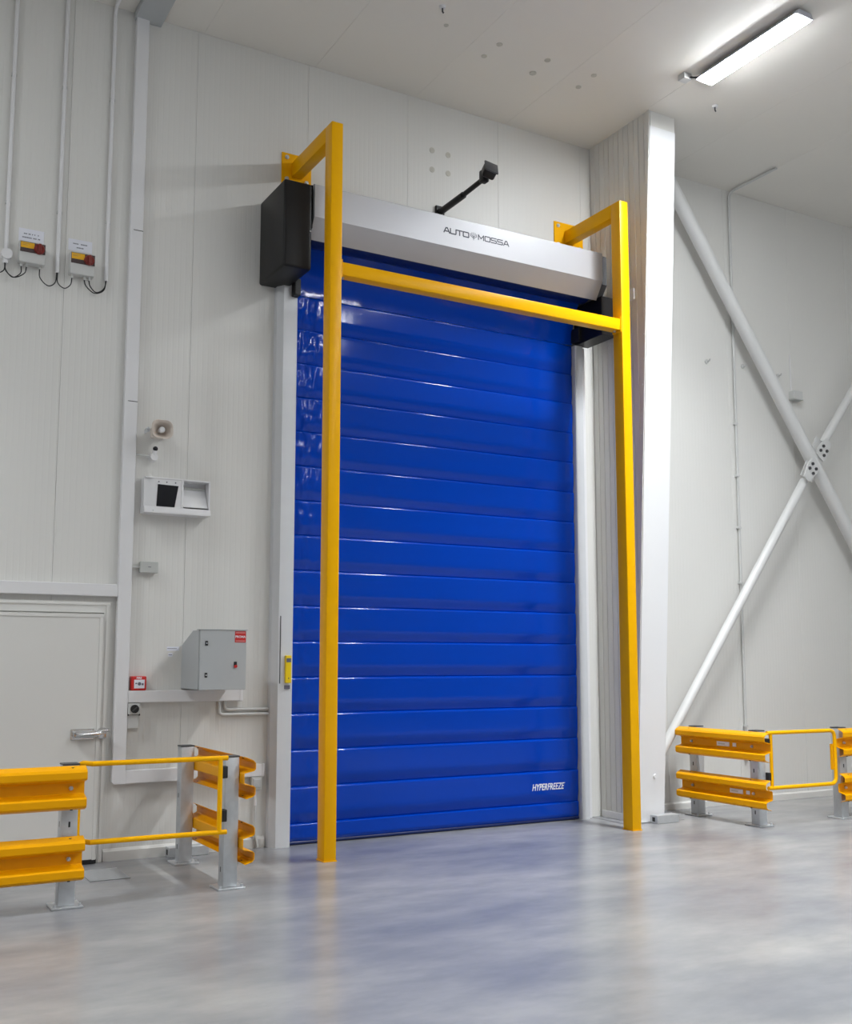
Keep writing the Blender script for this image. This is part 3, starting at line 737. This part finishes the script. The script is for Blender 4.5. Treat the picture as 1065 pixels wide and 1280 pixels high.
# control cabinet
cb = thing('control_cabinet', 'grey steel control cabinet with red sticker above the trunking', 'cabinet', (2.86, 8.55, 1.36))
CB = 8.32
MB().prism([(CB + 0.02, 1.366), (CB + 0.02, 1.843), (8.50, 1.843), (WY, 1.727), (WY, 1.366)], 0, 2.664, 3.058).build('body', m_box, cb)
dr = MB().box(2.668, 3.062, CB, CB + 0.019, 1.362, 1.846, 0.004).build('door', m_box, cb)
MB().box(2.655, 3.07, CB - 0.006, CB + 0.06, 1.846, 1.853, 0.002, 1).build('rain_lip', m_box, cb)
for z in (1.739, 1.481):
    k = MB().box(2.711, 2.733, CB - 0.008, CB, z - 0.019, z + 0.019, 0.003).build('lock', m_rub, dr)
    MB().tube([(2.722, CB - 0.008, z), (2.722, CB - 0.0095, z)], 0.006, 8).build('key_hole', m_galv, dr)
sw = MB().box(2.957, 2.981, CB - 0.010, CB, 1.555, 1.590, 0.003).build('lock', m_rub, dr)
MB().tube([(2.969, CB - 0.001, 1.552), (2.969, CB - 0.020, 1.552)], 0.013, 12).build('red_button', m_red, dr)
st = MB().box(2.962, 3.056, CB - 0.0015, CB + 0.001, 1.747, 1.839).build('sticker', m_red, dr)
m_pink = pmat('pale_red_print', (0.62, 0.22, 0.21), 0.5)
MB().box(2.968, 3.050, CB - 0.0022, CB - 0.0012, 1.822, 1.832).box(2.968, 3.050, CB - 0.0022, CB - 0.0012, 1.753, 1.764).build('print', m_pink, dr)
text_mesh('lettering', 'PROMA', 0.026, m_wprint, dr, on_wall(3.009, CB - 0.0022, 1.793), sx=1.0, offset=0.0006)

sk = thing('wall_sticker', 'small white printed stickers on the wall left of the cabinet', 'sticker', (2.59, WY, 1.63))
MB().box(2.535, 2.640, WY - 0.0015, WY - 0.0002, 1.680, 1.715).build('sheet', m_paper, sk)
MB().box(2.548, 2.585, WY - 0.0015, WY - 0.0002, 1.632, 1.662).build('sheet', m_paper, sk)
MB().box(2.54, 2.62, WY - 0.0022, WY - 0.0013, 1.697, 1.701).box(2.551, 2.58, WY - 0.0022, WY - 0.0013, 1.645, 1.650).build('print', m_ink, sk)

fa = thing('fire_call_point', 'red square fire alarm call point on the trunking corner', 'alarm', (2.3, WY, 1.355))
FX0, FX1, FZ0, FZ1, FD = 2.232, 2.356, 1.3535, 1.470, 0.062
MB().box(FX0, FX1, WY - FD, WY, FZ0, FZ1, 0.008).build('housing', m_red, fa)
MB().box(FX0 + 0.022, FX1 - 0.016, WY - FD - 0.003, WY - FD, FZ0 + 0.018, FZ1 - 0.028, 0.001, 1).build('window', m_paper, fa)
fx, fz = (FX0 + FX1) / 2 + 0.003, FZ0 + 0.055
MB().tube([(fx, WY - FD - 0.003, fz), (fx, WY - FD - 0.0045, fz)], 0.014, 14).box(fx - 0.034, fx - 0.018, WY - FD - 0.0045, WY - FD - 0.003, fz - 0.002, fz + 0.008).box(fx + 0.018, fx + 0.034, WY - FD - 0.0045, WY - FD - 0.003, fz - 0.012, fz + 0.004).build('symbol', m_ink, fa)
text_mesh('lettering', 'FIRE', 0.024, m_wprint, fa, on_wall((FX0 + FX1) / 2, WY - FD - 0.001, FZ1 - 0.015), offset=0.0006)

so = thing('power_socket', 'grey industrial socket with black round insert beside the trunking', 'socket', (2.26, WY, 1.05))
MB().box(2.212, 2.305, WY - 0.05, WY, 1.045, 1.158, 0.006).build('lower_box', m_pipe, so)
MB().box(2.212, 2.308, WY - 0.07, WY, 1.160, 1.250, 0.006).build('upper_box', m_pipe, so)
MB().tube([(2.262, WY - 0.070, 1.205), (2.262, WY - 0.085, 1.205)], 0.034, 18).build('insert', m_rub, so)
MB().box(2.236, 2.288, WY - 0.089, WY - 0.084, 1.2, 1.21, 0, 2, Matrix.Rotation(radians(-40), 3, 'Y'), (2.262, WY - 0.086, 1.205)).build('slot', m_dark, so)
for hx in (2.2105, 2.302): MB().box(hx, hx + 0.007, WY - 0.07, WY - 0.01, 1.15, 1.165).build('hinge', m_rub, so)

# grey pipes from the trunking to the door guide
pp = thing('cable_pipes', 'pair of grey pipes bending from the trunking to the blue door', 'pipe', (3.2, WY, 1.14))
yv = WY - 0.025
for x, z in ((2.995, 1.139), (3.045, 1.180)):
    MB().tube([(x, yv, 1.2535)] + bend((x, yv, 1.2535), (x, yv, z), (3.44, yv, z), 0.04) + [(3.4435, yv, z)], 0.0135, 10).build('pipe', m_pipe, pp, True)
# outlet with hose under the lower trunking
ob = thing('wall_outlet', 'grey outlet box with hanging hose under the trunking end', 'outlet', (3.34, WY, 0.47))
MB().box(3.290, 3.382, WY - 0.06, WY, 0.490, 0.604, 0.006).build('body', m_jb, ob)
MB().box(3.304, 3.368, WY - 0.064, WY - 0.058, 0.515, 0.585, 0.002, 1).build('window', m_galv, ob)
MB().tube([(3.335, WY - 0.03, 0.49), (3.335, WY - 0.03, 0.455), (3.337, WY - 0.03, 0.36)], [0.018, 0.013, 0.012], 10).build('gland', m_white, ob, True)
MB().tube([(3.337, WY - 0.03, 0.37), (3.333, WY - 0.035, 0.25), (3.338, WY - 0.04, 0.1), (3.352, WY - 0.05, 0.012)], 0.011, 10).build('hose', m_pipe, ob, True)

# floor drain
dn = thing('floor_drain', 'grey slotted floor drain behind the left tube gate', 'drain', (1.94, 8.24, 0))
MB().box(1.80, 2.09, 8.03, 8.46, -0.004, 0.0015).build('pan', m_rub, dn)
b0 = None
for i in range(14):
    y = 8.035 + i * 0.0305
    if b0 is None: b0 = MB().box(1.80, 2.09, y, y + 0.018, 0.0005, 0.006).build('bar', m_galv, dn)
    else: share(b0, dn, (0, i * 0.0305, 0))

# ================================================================== right bay: conduit, braces, little fittings
t = thing('wall_conduit', 'thin grey conduit up the right wall and onto the ceiling', 'conduit', (9.245, WY, 0.5))
MB().tube([(9.245, yv, 0.52)] + bend((9.245, yv, 1), (9.262, yv, CZ - 0.03), (9.27, 8.0, CZ - 0.03), 0.09) + [(9.275, 8.05, CZ - 0.025)], 0.0155, 10).build('pipe', m_pipe, t, True)
for z in (0.86, 2.5, 3.144, 3.759, 4.381): MB().box(9.225, 9.265, WY - 0.05, WY, z - 0.012, z + 0.012, 0.003).build('clip', m_pipe, t)
MB().tube([(9.245, yv, 0.56), (9.245, yv, 0.48)], 0.024, 8).build('end_fitting', m_pipe, t)

def along(a, b, r, name, par, mat=m_brace, n=20): return MB().tube([a, b], r, n).build(name, mat, par, True)
BY = 8.60
KB = BY / 8.5
def rp(x, z): return (x * KB, BY, 1.6 + (z - 1.6) * KB)
bx = thing('cross_brace', 'large white round-tube cross brace on the right wall', 'brace', (10.2, BY, 0))
sl = -1.381
P1 = lambda x: rp(x, 6.794 + (x - 8.178) * sl)
along(P1(8.02), P1(12.4), 0.078, 'brace_tube', bx)
P2 = lambda x: rp(x, 0.773 + (x - 7.815) * 1.3155)
along(P2(7.47), P2(10.06), 0.052, 'brace_tube', bx)
P3 = lambda x: rp(x, 4.285 + (x - 10.469) * 1.2295)
along(P3(10.41), P3(12.75), 0.052, 'brace_tube', bx)
dirn = Vector((1, 0, 1.29)).normalized(); nrm = Vector((-dirn.z, 0, dirn.x))
for c, sgn, yf in ((Vector((10.210, 0, 3.888)), -1, BY - 0.105), (Vector((10.470, 0, 4.138)), 1, BY - 0.06)):
    ang = [(-0.17, -0.050), (0.02, -0.095), (0.11, -0.075), (0.11, 0.075), (0.02, 0.095), (-0.17, 0.050)]
    pts = []
    for u_, v_ in ang:
        q = c + dirn * u_ * (-sgn if sgn > 0 else 1) + nrm * v_; pts.append((q.x, q.z))
    pl = MB().prism(pts, 1, yf, yf + 0.02).build('gusset_plate', m_brace, bx)
    for u_, v_ in ((0.055, 0), (-0.055, 0), (0, 0.058), (0, -0.058)):
        MB().tube([(c.x + u_, yf + 0.001, c.z + v_), (c.x + u_, yf - 0.016, c.z + v_)], 0.020, 6).build('bolt', m_dark, pl)
MB().prism([(10.12, 3.82), (10.31, 3.74), (10.58, 4.24), (10.42, 4.32)], 1, BY - 0.006, BY + 0.006).build('gusset_plate', m_brace, bx)
MB().prism([(7.51, 0.25), (7.72, 0.42), (7.64, 0.72), (7.51, 0.62)], 1, BY - 0.008, BY + 0.008).build('gusset_plate', m_brace, bx)
# wall box half hidden by the brace
rb = thing('junction_box', 'small grey wall box with thin cable behind the cross brace', 'junction box', (10.27, WY, 4.8))
MB().box(10.20, 10.36, WY - 0.08, WY, 4.80, 4.90, 0.005).build('body', m_pipe, rb)
MB().box(10.195, 10.365, WY - 0.084, WY, 4.790, 4.802, 0.002, 1).build('base', m_jb, rb)
MB().tube([(10.235, WY - 0.012, 4.9), (10.23, WY - 0.012, 5.36)], 0.006, 8).build('cable', m_white, rb)
for x, z, lab in ((8.835, 5.082, 'small white wall hook nearest the white column'), (9.422, 5.107, 'small white wall hook right of the thin conduit'), (10.019, 5.071, 'small white wall hook above the cross brace')):
    h = thing('wall_hook', lab, 'hook', (x, WY, z), 'small hooks on the right wall')
    MB().tube([(x, WY, z), (x, WY - 0.012, z)], 0.028, 12).build('rose', m_pipe, h)
    MB().tube([(x, WY - 0.01, z), (x, WY - 0.05, z), (x, WY - 0.06, z + 0.02)], 0.009, 8).build('peg', m_pipe, h, True)

# ================================================================== ceiling lights
def luminaire(x, y, lab):
    t = thing('ceiling_light', lab, 'light', (x, y, CZ), 'linear ceiling lights')
    Ln, w = 1.20, 0.105
    y0, y1 = y - Ln / 2, y + Ln / 2
    MB().prism([(x - w, CZ - 0.075), (x - w * 0.72, CZ - 0.03), (x + w * 0.72, CZ - 0.03), (x + w, CZ - 0.075)], 1, y0, y1).build('housing', m_lamp, t)
    MB().prism([(x - w + 0.004, CZ - 0.075), (x - w * 0.8, CZ - 0.092), (x + w * 0.8, CZ - 0.092), (x + w - 0.004, CZ - 0.075)], 1, y0 + 0.012, y1 - 0.012).build('diffuser', m_lens, t)
    ld = bpy.data.lights.new('lamp_beam', 'AREA'); ld.shape = 'RECTANGLE'; ld.size = 0.15; ld.size_y = Ln - 0.06
    ld.energy = BEAM; ld.spread = radians(105); ld.color = (0.93, 0.97, 1.0)
    lo = bpy.data.objects.new('lamp_beam', ld); COL.objects.link(lo); lo.parent = t; lo.location = (0, 0, -0.094)
    for yy in (y0 - 0.012, y1):
        MB().prism([(x - w, CZ - 0.08), (x - w * 0.72, CZ - 0.03), (x + w * 0.72, CZ - 0.03), (x + w, CZ - 0.08)], 1, yy, yy + 0.012).build('end_cap', m_lamp, t)
    for yy in (y0 + 0.1, y1 - 0.1):
        MB().box(x - 0.03, x + 0.03, yy, yy + 0.03, CZ - 0.032, CZ - 0.0005).build('mount', m_dark, t)
    return t
for i, (x, y) in enumerate(LAMPS):
    luminaire(x, y, 'lit white linear ceiling light above the column' if i == 0 else 'lit linear ceiling light out of the picture above the hall')
cbx = thing('ceiling_junction_box', 'small grey junction box at the end of the ceiling light', 'junction box', (7.0, 7.14, CZ))
MB().box(6.955, 7.055, 7.10, 7.19, CZ - 0.06, CZ - 0.0005, 0.005).build('body', m_pipe, cbx)
MB().tube([(7.03, 7.10, CZ - 0.04), (7.06, 7.07, CZ - 0.05), (7.10, 7.04, CZ - 0.05)], 0.009, 8).build('cable', m_rub, cbx, True)
for x, y, lab in ((4.40, 7.38, 'small white ceiling fitting at the top edge of the picture'), (7.68, 7.42, 'small white ceiling hook between column and light')):
    h = thing('ceiling_hook', lab, 'hook', (x, y, CZ))
    MB().tube([(x, y, CZ), (x, y, CZ - 0.02)], [0.03, 0.024], 12).build('rose', m_white, h, True)
    MB().tube([(x, y, CZ - 0.018), (x, y, CZ - 0.05), (x + 0.012, y, CZ - 0.062)], 0.007, 8).build('peg', m_dark, h, True)
